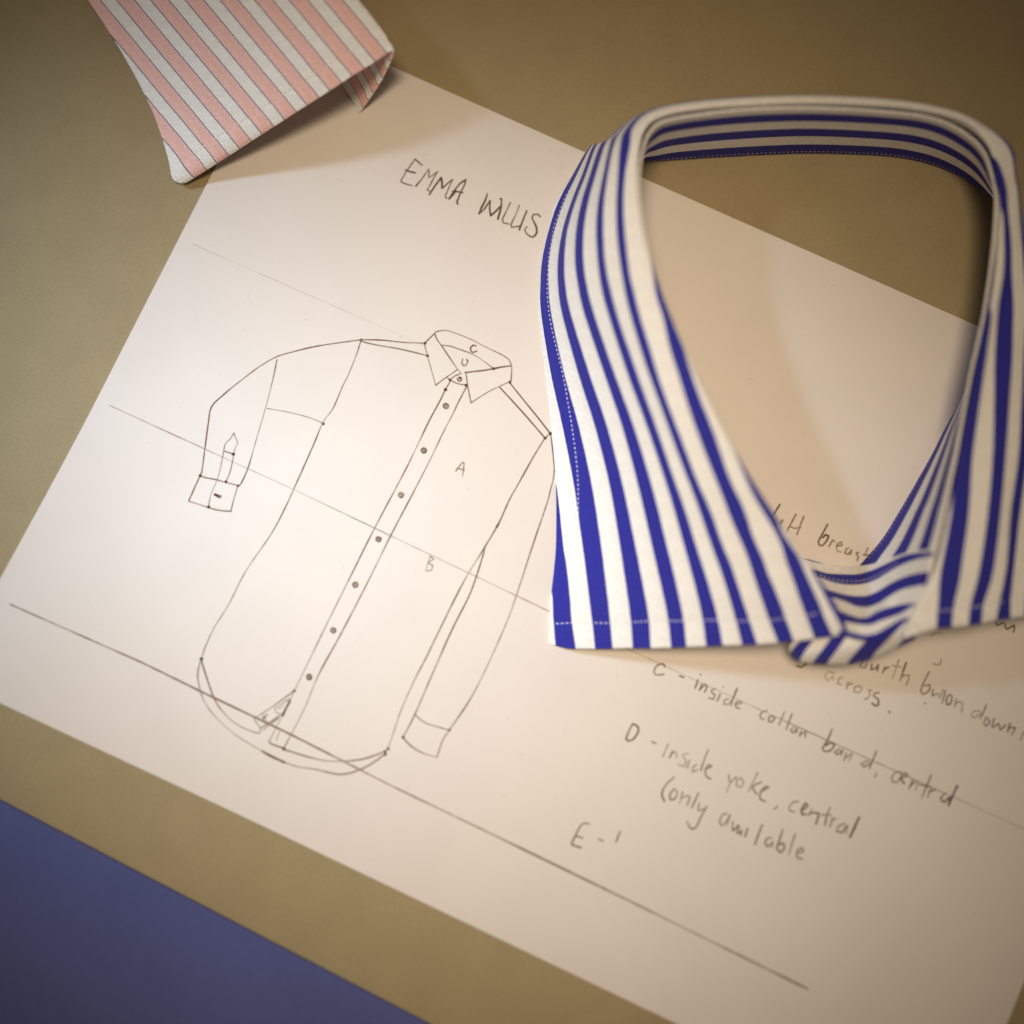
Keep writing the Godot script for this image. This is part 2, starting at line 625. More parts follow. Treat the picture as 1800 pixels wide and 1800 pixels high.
	pen(im, 0.79, 0.92, 0, [1163,1788,1163,1788])
	pen(im, 0.79, 0.92, 0, [1163,1771,1164,1771])
	pen(im, 0.79, 0.92, 0, [905,1891,906,1891])
	pen(im, 0.79, 0.92, 0, [862,1738,863,1738])
	pen(im, 0.79, 0.92, 0, [592,1767,593,1767])
	pen(im, 0.79, 0.92, 0, [1187,1726,1188,1726])
	pen(im, 0.79, 0.92, 0, [1294,1655,1294,1655])
	pen(im, 0.79, 0.92, 0, [609,1034,610,1034])
	pen(im, 0.79, 0.92, 0, [601,771,602,771])
	pen(im, 0.79, 0.92, 0, [769,704,770,704])
	pen(im, 0.79, 0.92, 0, [791,734,792,734])
	pen(im, 0.79, 0.92, 0, [977,689,978,689])
	pen(im, 0.79, 0.92, 0, [1035,705,1036,706])
	pen(im, 0.79, 0.92, 0, [926,765,927,765])
	pen(im, 0.79, 0.92, 0, [879,801,880,801])
	pen(im, 0.79, 0.92, 0, [1192,809,1193,809])
	pen(im, 0.79, 0.92, 0, [1200,791,1201,791])
	pen(im, 0.79, 0.92, 0, [879,770,880,771])
	pen(im, 0.56, 0.85, 1, [1176,1084,1175,1095])
	pen(im, 0.38, 0.70, 1, [904,650,895,652,892,663,898,670,905,671,912,663])
	pen(im, 0.35, 0.55, 1, [886,701,889,713,897,717,902,712,902,699,896,697])
	pen(im, 0.38, 0.72, 0, [1005,999,1011,969])
	pen(im, 0.38, 0.72, 0, [1011,969,1017,970,1028,1004])
	pen(im, 0.35, 0.70, 0, [1005,990,1026,987])
	pen(im, 0.30, 0.50, 0, [1042,1246,1048,1285])
	pen(im, 0.30, 0.50, 1, [1042,1246,1055,1249,1044,1265,1060,1266,1062,1279,1049,1288])
	pen(im, 0.48, 0.72, 0, [537,233,511,225,508,246,504,271,502,301,506,304,523,303,539,300])
	pen(im, 0.48, 0.72, 0, [501,266,514,265,529,262])
	pen(im, 0.48, 0.72, 0, [548,297,554,271,560,236,565,244,571,259,578,246,586,232,584,253,584,281,582,293,589,294])
	pen(im, 0.48, 0.72, 0, [594,303,597,275,603,244,610,253,619,271,627,252,635,235,636,257,637,286,641,293,644,291])
	pen(im, 0.48, 0.72, 0, [650,292,654,260,660,235,670,219,673,233,673,264,675,290,680,295])
	pen(im, 0.48, 0.72, 0, [651,267,662,262,678,258])
	pen(im, 0.48, 0.72, 0, [652,289,658,262])
	pen(im, 0.48, 0.68, 0, [744,231,747,253,746,277,747,295,755,277,760,247,768,267,780,286,787,271,794,249])
	pen(im, 0.48, 0.68, 0, [789,231,797,251,803,286])
	pen(im, 0.70, 0.80, 0, [785,228,787,229])
	pen(im, 0.48, 0.65, 0, [815,227,815,255,815,282,822,290,837,287])
	pen(im, 0.48, 0.60, 0, [842,224,844,256,844,286,849,292,869,279])
	pen(im, 0.48, 0.60, 0, [868,230,870,263,872,289])
	pen(im, 0.48, 0.60, 1, [910,229,902,225,890,231,890,241,901,251,914,263,921,278,916,293,898,292,886,282,888,272])
	pen(im, 0.40, 0.75, 1, [1865,704,1861,741,1860,767])
	pen(im, 0.40, 0.60, 1, [1885,752,1890,741,1891,747,1889,759,1896,763])
	pen(im, 0.40, 0.75, 1, [1917,711,1915,734,1913,767])
	pen(im, 0.40, 0.75, 1, [1939,707,1940,733,1942,762])
	pen(im, 0.40, 0.60, 1, [1914,749,1928,749,1944,738])
	pen(im, 0.40, 0.72, 1, [2008,700,2006,727,2004,755,2010,763,2018,761,2024,743,2023,728,2014,729,2011,739])
	pen(im, 0.40, 0.60, 1, [2036,755,2039,733,2045,736])
	pen(im, 0.40, 0.60, 1, [2054,743,2068,737,2062,729,2055,736,2056,749,2064,757,2073,755])
	pen(im, 0.40, 0.60, 1, [2087,735,2083,741,2083,753,2093,753,2097,737,2099,750])
	pen(im, 0.40, 0.60, 1, [2117,735,2112,741,2122,747,2122,758])
	pen(im, 0.40, 0.60, 1, [2136,713,2136,737])
	pen(im, 0.40, 0.60, 1, [2131,736,2149,730])
	pen(im, 0.48, 0.80, 1, [1758,1250,1751,1245,1742,1249,1735,1263,1736,1276,1744,1281,1764,1270])
	pen(im, 0.40, 0.80, 1, [1805,1256,1817,1255])
	pen(im, 0.40, 0.72, 1, [1855,1245,1857,1269])
	pen(im, 0.48, 0.50, 0, [1855,1229,1856,1229])
	pen(im, 0.40, 0.60, 1, [1869,1250,1870,1270])
	pen(im, 0.40, 0.72, 1, [1870,1267,1878,1247,1885,1251,1885,1267])
	pen(im, 0.40, 0.50, 1, [1909,1247,1901,1252,1901,1259,1914,1263,1915,1275,1902,1277])
	pen(im, 0.40, 0.60, 1, [1926,1254,1926,1275])
	pen(im, 0.48, 0.30, 0, [1925,1233,1926,1233])
	pen(im, 0.40, 0.50, 1, [1951,1257,1943,1265,1946,1276,1957,1271,1962,1251])
	pen(im, 0.40, 0.60, 1, [1962,1221,1963,1254,1965,1270])
	pen(im, 0.40, 0.50, 1, [1974,1263,1990,1252,1984,1248,1974,1259,1980,1270,1990,1268])
	pen(im, 0.40, 0.60, 1, [2060,1242,2050,1250,2048,1262,2055,1269,2063,1266])
	pen(im, 0.40, 0.50, 1, [2080,1248,2072,1255,2076,1267,2085,1264,2088,1251,2080,1248])
	pen(im, 0.40, 0.50, 1, [2105,1224,2105,1263])
	pen(im, 0.40, 0.50, 1, [2126,1221,2128,1266])
	pen(im, 0.40, 0.50, 1, [2145,1251,2139,1264,2149,1267,2154,1251,2157,1263])
	pen(im, 0.40, 0.60, 1, [2167,1255,2169,1267])
	pen(im, 0.40, 0.50, 1, [2170,1260,2179,1250,2183,1264])
	pen(im, 0.40, 0.60, 1, [2242,1212,2242,1249,2238,1272,2246,1277,2261,1267,2264,1247,2253,1248,2244,1260])
	pen(im, 0.40, 0.55, 1, [2281,1254,2272,1266,2281,1271,2290,1252,2291,1268])
	pen(im, 0.40, 0.60, 1, [2302,1255,2304,1278])
	pen(im, 0.40, 0.60, 1, [2304,1271,2317,1250,2317,1273])
	pen(im, 0.40, 0.50, 1, [2365,1249,2350,1266,2360,1270,2371,1253])
	pen(im, 0.40, 0.70, 1, [2375,1216,2375,1255,2375,1267])
	pen(im, 0.40, 0.40, 1, [2399,1271,2397,1283])
	pen(im, 0.40, 0.60, 1, [2458,1240,2446,1245,2439,1263,2447,1274,2460,1270])
	pen(im, 0.40, 0.60, 1, [2458,1264,2477,1239,2468,1237,2461,1255,2477,1265])
	pen(im, 0.40, 0.60, 1, [2495,1246,2494,1271])
	pen(im, 0.40, 0.60, 1, [2494,1263,2508,1244,2511,1267])
	pen(im, 0.40, 0.60, 1, [2535,1214,2535,1244,2535,1280])
	pen(im, 0.40, 0.50, 1, [2515,1250,2546,1243])
	pen(im, 0.40, 0.60, 1, [2547,1247,2549,1273])
	pen(im, 0.40, 0.60, 1, [2547,1257,2560,1244])
	pen(im, 0.40, 0.60, 1, [2589,1241,2582,1260,2596,1265,2603,1246,2608,1266])
	pen(im, 0.51, 0.78, 1, [2610,1210,2609,1244,2609,1268])
	pen(im, 0.40, 0.62, 1, [1741,1429,1740,1449,1742,1474,1749,1477,1759,1468,1764,1445,1759,1431,1747,1428,1742,1431])
	pen(im, 0.40, 0.60, 1, [1809,1451,1821,1451])
	pen(im, 0.40, 0.60, 1, [1852,1438,1852,1475])
	pen(im, 0.40, 0.60, 1, [1870,1450,1870,1470])
	pen(im, 0.40, 0.40, 1, [1870,1463,1879,1448,1887,1462])
	pen(im, 0.40, 0.36, 1, [1912,1438,1899,1448,1915,1460,1915,1475,1898,1476])
	pen(im, 0.40, 0.36, 1, [1922,1453,1925,1475])
	pen(im, 0.40, 0.40, 1, [1944,1456,1938,1469,1942,1479,1952,1468])
	pen(im, 0.40, 0.50, 1, [1957,1406,1958,1436,1961,1465])
	pen(im, 0.40, 0.50, 1, [1971,1457,1984,1443,1975,1442,1972,1460,1983,1475,1994,1475])
	pen(im, 0.40, 0.60, 1, [2035,1444,2044,1460])
	pen(im, 0.40, 0.60, 1, [2056,1441,2048,1462,2048,1489])
	pen(im, 0.40, 0.45, 1, [2070,1436,2061,1446,2067,1463,2078,1461,2079,1444,2068,1439])
	pen(im, 0.40, 0.66, 1, [2104,1406,2103,1433,2102,1463])
	pen(im, 0.40, 0.66, 1, [2123,1425,2107,1446,2125,1460])
	pen(im, 0.40, 0.60, 1, [2131,1450,2147,1429,2138,1430,2132,1450,2138,1467,2153,1468])
	pen(im, 0.40, 0.60, 1, [2188,1466,2184,1477])
	pen(im, 0.40, 0.60, 1, [2235,1431,2224,1436,2218,1455,2225,1463,2236,1460])
	pen(im, 0.40, 0.60, 1, [2252,1451,2263,1429,2255,1426,2251,1448,2258,1458,2266,1453])
	pen(im, 0.40, 0.60, 1, [2277,1434,2274,1454])
	pen(im, 0.40, 0.60, 1, [2273,1449,2288,1438,2298,1436,2302,1465])
	pen(im, 0.40, 0.60, 1, [2319,1408,2320,1433,2325,1457])
	pen(im, 0.40, 0.45, 1, [2306,1436,2330,1426])
	pen(im, 0.40, 0.60, 1, [2337,1430,2339,1457])
	pen(im, 0.40, 0.50, 1, [2336,1440,2345,1429])
	pen(im, 0.40, 0.50, 1, [2372,1432,2359,1445,2361,1459,2375,1456,2380,1432,2386,1455])
	pen(im, 0.51, 0.72, 1, [2401,1400,2400,1437,2399,1458])
	pen(im, 0.40, 0.60, 1, [1903,1512,1893,1534,1889,1559,1894,1573,1905,1582])
	pen(im, 0.40, 0.50, 1, [1916,1540,1911,1559,1919,1572,1928,1565,1927,1545,1917,1541])
	pen(im, 0.40, 0.60, 1, [1940,1539,1945,1570])
	pen(im, 0.40, 0.50, 1, [1943,1557,1955,1542,1963,1542,1965,1566])
	pen(im, 0.40, 0.50, 1, [1980,1523,1979,1567])
	pen(im, 0.40, 0.60, 1, [1993,1548,1998,1567,2009,1557])
	pen(im, 0.40, 0.60, 1, [2015,1546,2012,1576,2011,1609,2004,1619,1991,1615,1983,1606])
	pen(im, 0.40, 0.60, 1, [2072,1541,2062,1549,2063,1569,2071,1577,2080,1561,2081,1540,2085,1570])
	pen(im, 0.40, 0.60, 1, [2095,1554,2105,1576,2113,1556])
	pen(im, 0.40, 0.60, 1, [2118,1560,2116,1571,2119,1578,2127,1566,2129,1578])
	pen(im, 0.40, 0.60, 1, [2139,1554,2141,1576])
	pen(im, 0.40, 0.60, 1, [2171,1528,2172,1561,2174,1584])
	pen(im, 0.40, 0.45, 1, [2207,1549,2197,1556,2198,1571,2208,1575,2215,1558,2218,1573])
	pen(im, 0.40, 0.50, 1, [2226,1516,2229,1542,2232,1570,2244,1575,2250,1558,2242,1549,2232,1557])
	pen(im, 0.40, 0.50, 1, [2262,1513,2264,1545,2268,1570])
	pen(im, 0.40, 0.45, 1, [2285,1559,2300,1545,2292,1539,2284,1553,2291,1568,2305,1566])
	pen(im, 0.40, 0.60, 1, [1745,1724,1729,1729,1724,1751,1724,1771,1724,1792,1750,1790])
	pen(im, 0.40, 0.60, 1, [1726,1767,1744,1765])
	pen(im, 0.40, 0.60, 1, [1785,1749,1797,1749])
	pen(im, 0.40, 0.60, 1, [1829,1707,1830,1736])
	pen(im, 0.40, 0.42, 1, [2187,1070,2170,1074,2168,1091,2180,1097,2187,1079,2191,1089])
	pen(im, 0.40, 0.42, 1, [2213,1070,2206,1077,2206,1092,2218,1092])
	pen(im, 0.40, 0.50, 1, [2232,1077,2234,1095])
	pen(im, 0.40, 0.40, 1, [2232,1087,2243,1075])
	pen(im, 0.40, 0.50, 1, [2264,1073,2253,1082,2256,1094,2269,1092,2273,1076,2264,1073])
	pen(im, 0.40, 0.50, 1, [2300,1071,2291,1073,2299,1083,2295,1099,2289,1100])
	pen(im, 0.40, 0.65, 1, [2320,1068,2310,1073,2309,1082,2325,1086,2331,1099,2325,1105,2314,1103])
	pen(im, 0.57, 0.60, 0, [2365,1104,2366,1104])
	pen(im, 0.40, 0.60, 1, [2218,1028,2224,1022])
	pen(im, 0.40, 0.50, 1, [2247,1005,2244,1025,2258,1022,2257,1004])
	pen(im, 0.40, 0.60, 1, [2272,1005,2275,1019,2286,1009,2288,998,2292,1015])
	pen(im, 0.40, 0.60, 1, [2307,996,2307,1015])
	pen(im, 0.40, 0.60, 1, [2307,1006,2316,992])
	pen(im, 0.40, 0.55, 1, [2334,962,2338,1016])
	pen(im, 0.40, 0.45, 1, [2325,984,2348,978])
	pen(im, 0.40, 0.72, 1, [2355,960,2359,1014])
	pen(im, 0.40, 0.60, 1, [2359,1001,2376,989,2379,1017])
	pen(im, 0.40, 0.70, 1, [2422,958,2420,989,2421,1015,2430,1022,2442,1005,2437,990,2424,999])
	pen(im, 0.40, 0.55, 1, [2451,998,2456,1014,2466,1002,2472,1008])
	pen(im, 0.40, 0.50, 1, [2476,986,2476,1013])
	pen(im, 0.40, 0.60, 1, [2483,986,2487,1021])
	pen(im, 0.40, 0.50, 1, [2497,991,2493,1005,2501,1020,2509,1013,2504,992,2497,991])
	pen(im, 0.40, 0.50, 1, [2518,994,2522,1014])
	pen(im, 0.40, 0.50, 1, [2520,1006,2536,996,2545,1022])
	pen(im, 0.40, 0.50, 1, [2589,998,2574,1005,2573,1021,2583,1020,2594,1002])
	pen(im, 0.40, 0.66, 1, [2599,973,2599,1001,2597,1017])
	pen(im, 0.40, 0.50, 1, [2611,1007,2612,1025,2620,1029,2625,1012,2613,1006])
	pen(im, 0.40, 0.55, 1, [2632,1000,2637,1025,2649,1007,2659,1022,2667,1003])
	pen(im, 0.40, 0.60, 1, [2677,995,2679,1017])
	pen(im, 0.40, 0.66, 1, [2679,1007,2694,999,2692,1020])
	pen(im, 0.40, 0.55, 1, [2719,998,2719,1024])
	pen(im, 0.40, 0.70, 1, [2095,1056,2106,1082,2099,1094,2086,1095])
	pen(im, 0.40, 0.30, 1, [2439,912,2441,927,2425,932])
	pen(im, 0.40, 0.60, 1, [2535,752,2542,761,2556,746])
	pen(im, 0.40, 0.60, 1, [2562,748,2571,760,2586,741,2591,759])
	pen(im, 0.40, 0.30, 1, [2388,865,2402,848,2417,847])
	pen(im, 0.51, 0.50, 0, [2445,1041,2446,1041])

# ------------------------------------------------------------------ collars
func build_blue_collar() -> void:
	var blue := Color(0.212, 0.215, 0.62)
	var white := Color(0.985, 0.978, 0.95)
	var m := striped_cloth([[0.5, blue], [1.0, white]], 21)
	var t := thing("striped_collar", "blue and white butcher striped shirt collar standing on the drawing", "shirt collar")
	var ln := leaf_net()
	var side_seam := [13.39,4.22,12.76,3.02,12.14,2.09,11.66,2.24,11.24,1.89,10.67,2.3,10.25,2.23,9.62,2.36,8.87,2.08,8.34,2.06,7.96,2.0,7.68,2.03,7.36,2.18,7.07,2.31,6.73,2.3,6.42,2.17,6.07,2.11,5.77,2.07,5.33,2.04,5.03,1.98,4.79,1.9,4.51,1.81,4.0,1.71,3.26,1.64,2.36,1.64,1.42,1.6,0.93,1.52]
	var hem_seam := [0.86,0.42,0.9,1.52,0.9,2.68,0.9,4.03,0.91,5.24,0.96,6.41,0.98,7.7,0.98,8.84,1.0,10.4,1.0,11.4,0.98,12.93,1.0,14.0,1.02,15.42,1.11,16.29,1.27,17.99,1.49,19.11]
	var far_hem_seam := [33.25,19.96,33.23,18.38,33.13,16.73,33.0,14.98,32.82,13.44]
	var lf := part("collar_leaf", cloth(ln, 9, 4, 0.0009, 2.0, 0.00005, [along_path(ln, side_seam, 8), along_path(ln, hem_seam, 10), along_path(ln, far_hem_seam, 20)]), m, t)
	var cotton := plain(Color(0.88, 0.88, 0.92))
	part("stitching", stitches(ln, side_seam, 0.00040, 0.00128, 0.76, 0.00036), cotton, lf, "stuff")
	part("hem_stitching", stitches(ln, hem_seam, 0.00040, 0.00140, 0.82, 0.00036), cotton, lf, "stuff")
	part("hem_stitching", stitches(ln, far_hem_seam, 0.00040, 0.00140, 0.82, 0.00036), cotton, lf, "stuff")
	var bn := band_net()
	var bd := part("collar_band", cloth(bn, 5, 4, 0.0008, 2.0, 0.00004), m, t)
	var spots := []
	for k in range(7, bn.p.size() - 1):
		spots.append(float(k))
		spots.append(0.34)
	part("stitching", stitches(bn, spots, 0.00046, 0.00128, 0.72, 0.00028, -1.0), plain(Color(0.70, 0.68, 0.74)), bd, "stuff")
	var tn := tab_net()
	var tb := part("band_end", cloth(tn, 6, 5, 0.0009, 2.0, 0.0), m, t)
	var ts := []
	for k in range(0, tn.p.size() - 2):
		ts.append(float(k))
		ts.append(1.7)
	part("stitching", stitches(tn, ts, 0.00055, 0.00125, 0.74, 0.00028), cotton, tb, "stuff")
	var fp := part("band_end", cloth(flap_net(), 6, 5, 0.0012, 2.0, 0.0), m, t)
	fp.set_meta("label", "outer band end curling out below the front of the collar")

func build_pink_collar() -> void:
	var pink := Color(0.97, 0.79, 0.74)
	var white := Color(0.97, 0.965, 0.93)
	var line := Color(0.56, 0.54, 0.62)
	var m := striped_cloth([[0.045, line], [0.53, pink], [0.575, line], [1.0, white]], 22)
	var t := thing("pink_collar", "pink and white striped collar with thin grey lines at the paper's top corner", "shirt collar")
	var pn := pink_net()
	var seam := []
	for k in range(1, 12):
		seam.append(2.75 - 0.25 * exp(-float(k - 1)))
		seam.append(float(k) - 0.3)
	var lf := part("collar_leaf", cloth(pn, 7, 5, 0.0010, 1.0, 0.00006, [along_path(pn, seam, 10)]), m, t)
	part("hem_stitching", stitches(pn, seam, 0.00042, 0.0014, 0.8, 0.00034), plain(Color(0.93, 0.88, 0.86)), lf, "stuff")

func leaf_net() -> Net:
	var n := Net.new()
	n.row([105,12,364,153,27,377,193,42,378,235,57,379,272,72,379,315,87,378,352,101,379,392,115,379,434,129,378,464,142,377,505,155,376,538,167,375,575,178,374,613,189,373,642,200,372,686,209,369,717,218,366,753,226,363,797,233,358,832,240,353,857,245,345,863,250,342,863,244,340,863,224,339], [-225,-145,-64,16,97,177,257,338,418,499,579,660,740,820,901,981,1062,1142,1222,1303,1383,1464,1509,1569])
	n.row([106,12,302,144,28,303,187,45,304,230,61,305,268,77,306,312,93,306,350,109,307,390,124,308,428,139,309,459,153,310,499,167,310,529,180,311,564,192,312,598,204,313,624,215,313,664,226,314,697,235,314,737,244,315,779,252,315,814,259,316,839,265,316,849,270,316,849,264,314,849,244,314], [-220,-140,-59,21,102,182,262,343,423,504,584,665,745,825,906,986,1067,1147,1227,1308,1388,1469,1514,1574])
	n.row([111,12,239,147,30,240,188,47,242,227,65,243,266,82,244,308,99,245,344,116,247,381,133,248,417,148,249,447,164,250,485,179,251,513,193,252,544,206,253,577,219,254,599,231,255,637,242,256,670,253,256,705,262,257,747,271,258,782,278,258,801,285,259,814,290,259,814,284,257,814,264,257], [-205,-126,-48,31,110,189,267,346,425,504,582,661,740,819,897,976,1055,1134,1212,1291,1370,1449,1494,1554])
	n.row([120,12,160,155,31,162,193,49,164,229,68,166,266,86,167,304,104,169,335,122,170,368,139,172,400,156,174,428,172,175,463,188,176,489,203,178,513,217,179,545,230,180,564,243,181,595,255,183,630,266,184,654,276,184,697,284,185,733,292,186,754,299,187,763,305,187,764,299,185,764,279,185], [-170,-96,-21,53,127,202,276,351,425,499,574,648,722,797,871,946,1020,1094,1169,1243,1317,1392,1437,1497])
	n.row([126,12,81,156,32,83,194,51,86,228,71,88,263,90,90,296,109,92,323,127,94,351,146,96,380,163,98,405,180,100,436,197,102,462,212,104,480,227,105,508,241,107,529,255,108,547,267,110,584,279,111,608,289,112,634,298,113,680,307,114,707,314,115,710,320,116,711,314,114,711,294,113], [-140,-70,0,70,139,209,279,349,419,489,559,629,698,768,838,908,978,1048,1118,1187,1257,1327,1372,1432])
	n.row([126,12,-78,155,34,-75,185,55,-72,215,76,-69,246,97,-65,273,118,-62,293,139,-59,316,159,-56,340,178,-53,361,197,-50,383,215,-48,407,232,-45,421,248,-43,437,264,-40,460,278,-38,473,292,-36,487,305,-34,518,316,-32,543,326,-31,564,335,-29,590,343,-28,610,350,-27,611,344,-29,612,324,-29], [-100,-37,26,89,152,216,279,342,405,468,531,594,657,721,784,847,910,973,1036,1099,1162,1225,1270,1330])
	n.row([114,12,-240,141,35,-235,166,58,-231,192,80,-227,218,103,-222,239,125,-218,256,146,-214,277,167,-210,299,188,-206,316,208,-202,333,227,-198,353,245,-195,367,262,-192,379,279,-188,396,294,-185,411,309,-183,420,322,-180,437,334,-178,466,345,-176,491,355,-174,513,363,-172,527,370,-171,529,364,-172,529,344,-172], [-65,-6,52,111,169,228,286,345,403,462,520,579,637,696,754,813,872,930,989,1047,1106,1164,1209,1269])
	n.row([95,12,-403,116,35,-397,135,59,-392,155,82,-386,176,105,-381,192,128,-376,206,150,-371,226,172,-366,247,193,-361,261,213,-356,275,233,-351,293,251,-347,309,269,-343,320,286,-339,334,302,-335,351,317,-331,362,331,-328,371,343,-325,394,354,-323,424,364,-320,442,373,-318,458,380,-317,460,374,-317,460,354,-317], [-40,15,69,124,179,234,288,343,398,453,507,562,617,671,726,781,836,890,945,1000,1054,1109,1154,1214])
	n.row([77,12,-568,94,35,-561,107,59,-555,121,82,-548,136,105,-542,148,128,-536,158,150,-530,173,172,-524,193,193,-518,206,213,-512,217,233,-507,233,251,-502,253,269,-497,265,286,-492,274,302,-488,290,317,-483,307,331,-480,318,343,-476,327,354,-473,351,364,-470,383,373,-468,397,380,-466,399,374,-466,400,354,-466], [-25,26,77,128,178,229,280,331,382,433,483,534,585,636,687,738,788,839,890,941,992,1043,1088,1148])
	n.row([81,12,-651,90,35,-644,101,59,-637,113,82,-630,126,105,-623,136,128,-616,144,150,-610,156,172,-603,173,193,-597,187,213,-591,196,233,-585,209,251,-580,229,269,-574,243,286,-569,252,302,-564,263,317,-560,282,331,-556,297,343,-552,305,354,-549,317,364,-546,342,373,-543,371,380,-541,373,374,-541,373,354,-541], [-20,29,78,127,176,225,274,323,372,421,471,520,569,618,667,716,765,814,863,912,961,1010,1055,1115])
	n.row([86,12,-724,96,35,-717,104,59,-710,114,82,-702,126,105,-695,135,128,-688,142,150,-681,151,172,-674,165,193,-667,177,213,-661,186,233,-655,197,251,-649,215,269,-643,231,286,-638,239,302,-633,247,317,-628,264,331,-624,282,343,-620,291,354,-616,299,364,-613,320,373,-610,351,380,-608,353,374,-607,353,354,-607], [-20,28,76,124,172,220,268,316,364,412,460,508,556,603,651,699,747,795,843,891,939,987,1032,1092])
	n.row([104,12,-808,114,35,-801,120,58,-793,127,80,-785,138,103,-778,147,125,-770,152,146,-763,158,167,-756,169,188,-749,179,208,-742,187,227,-736,196,245,-730,211,262,-724,226,279,-718,234,294,-713,241,309,-708,254,322,-704,273,334,-699,283,345,-696,289,355,-693,305,363,-690,334,370,-687,336,364,-686,336,344,-686], [-20,27,74,122,169,216,263,311,358,405,452,499,547,594,641,688,735,783,830,877,924,972,1017,1077])
	n.row([127,12,-893,145,35,-884,148,58,-876,154,80,-868,164,103,-860,171,125,-852,175,146,-844,180,167,-837,187,188,-830,194,208,-822,201,227,-816,209,245,-809,220,262,-803,232,279,-797,239,294,-791,244,309,-786,256,322,-781,273,334,-777,282,345,-773,288,355,-770,300,363,-767,324,370,-764,325,364,-763,326,344,-763], [-20,27,74,121,168,215,262,309,356,404,451,498,545,592,639,686,733,780,827,874,921,968,1013,1073])
	n.row([178,12,-978,184,35,-969,187,57,-960,191,79,-952,198,101,-944,203,123,-935,207,144,-927,210,165,-919,214,185,-912,219,205,-904,225,224,-897,231,242,-890,239,259,-883,248,275,-877,253,290,-871,257,304,-866,266,318,-861,279,330,-857,288,340,-852,295,350,-849,306,358,-846,322,365,-843,324,359,-842,324,339,-841], [-20,27,75,122,169,216,264,311,358,405,453,500,547,594,642,689,736,783,831,878,925,972,1017,1077])
	n.row([226,12,-1059,229,34,-1051,229,56,-1042,230,78,-1033,231,100,-1024,232,121,-1015,235,142,-1007,238,163,-999,241,183,-991,245,202,-983,249,221,-976,254,238,-968,259,255,-962,265,271,-955,269,286,-949,273,300,-944,278,313,-938,286,325,-934,295,336,-929,307,345,-926,318,353,-922,329,360,-920,331,354,-918,331,334,-918], [-20,27,74,121,168,216,263,310,357,404,451,498,545,592,639,687,734,781,828,875,922,969,1014,1074])
	n.row([235,12,-1032,239,32,-1030,243,51,-1027,247,70,-1025,251,89,-1023,255,108,-1021,259,126,-1018,264,144,-1016,268,162,-1014,273,180,-1011,277,197,-1009,282,214,-1006,287,231,-1003,291,247,-1001,296,263,-998,302,279,-995,307,294,-992,313,308,-989,319,322,-986,326,335,-982,333,346,-978,345,355,-972,346,349,-970,346,329,-970], [-20,36,92,147,202,256,309,361,413,464,514,564,612,659,705,750,793,835,874,911,944,970,985,1010])
	n.row([302,12,-1099,304,31,-1096,307,50,-1092,310,69,-1089,313,88,-1085,316,106,-1082,319,124,-1078,322,142,-1075,325,160,-1071,328,177,-1067,331,194,-1063,334,211,-1059,338,228,-1055,341,244,-1051,345,260,-1047,348,275,-1043,352,290,-1038,356,304,-1033,361,317,-1028,365,330,-1022,371,341,-1016,378,350,-1007,380,344,-1005,380,324,-1005], [-20,36,92,147,202,256,309,361,413,464,514,564,612,659,705,750,793,835,874,911,944,970,985,1010])
	n.row([413,12,-1138,415,31,-1134,416,50,-1130,418,68,-1126,419,87,-1122,420,105,-1118,422,123,-1114,423,140,-1109,425,158,-1105,427,175,-1101,428,192,-1096,430,208,-1091,431,225,-1087,433,240,-1082,435,256,-1077,437,271,-1072,439,285,-1066,441,299,-1061,443,313,-1054,445,325,-1048,448,336,-1040,451,345,-1029,453,339,-1028,453,319,-1027], [-20,36,92,147,202,256,309,361,413,464,514,564,612,659,705,750,793,835,874,911,944,970,985,1010])
	n.row([575,12,-1156,575,31,-1153,576,49,-1149,576,67,-1145,577,85,-1140,577,103,-1136,578,121,-1132,578,138,-1128,579,156,-1123,579,172,-1119,580,189,-1114,581,205,-1110,581,221,-1105,582,237,-1100,582,252,-1095,583,267,-1090,584,281,-1084,584,295,-1079,585,308,-1073,586,320,-1066,587,332,-1058,588,340,-1047,589,334,-1045,589,314,-1045], [-20,36,92,147,202,256,309,361,413,464,514,564,612,659,705,750,793,835,874,911,944,970,985,1010])
	n.row([786,12,-1165,786,31,-1161,786,49,-1157,786,67,-1153,786,85,-1149,786,103,-1145,786,121,-1141,786,138,-1136,786,156,-1132,786,172,-1127,786,189,-1123,786,205,-1118,785,221,-1113,785,237,-1108,785,252,-1103,785,267,-1098,785,281,-1093,785,295,-1087,785,308,-1081,785,320,-1074,785,332,-1066,784,340,-1055,785,334,-1053,785,314,-1053], [-20,36,92,147,202,256,309,361,413,464,514,564,612,659,705,750,793,835,874,911,944,970,985,1010])
	n.row([1010,12,-1148,1010,30,-1145,1009,49,-1141,1009,67,-1138,1008,84,-1134,1008,102,-1130,1007,119,-1126,1007,136,-1122,1006,153,-1119,1006,170,-1114,1005,186,-1110,1005,202,-1106,1004,218,-1102,1003,234,-1097,1003,249,-1093,1002,263,-1088,1001,277,-1083,1001,291,-1078,1000,304,-1072,999,316,-1066,998,327,-1059,997,335,-1049,996,329,-1047,996,309,-1047], [-20,36,92,147,202,256,309,361,413,464,514,564,612,659,705,750,793,835,874,911,944,970,985,1010])
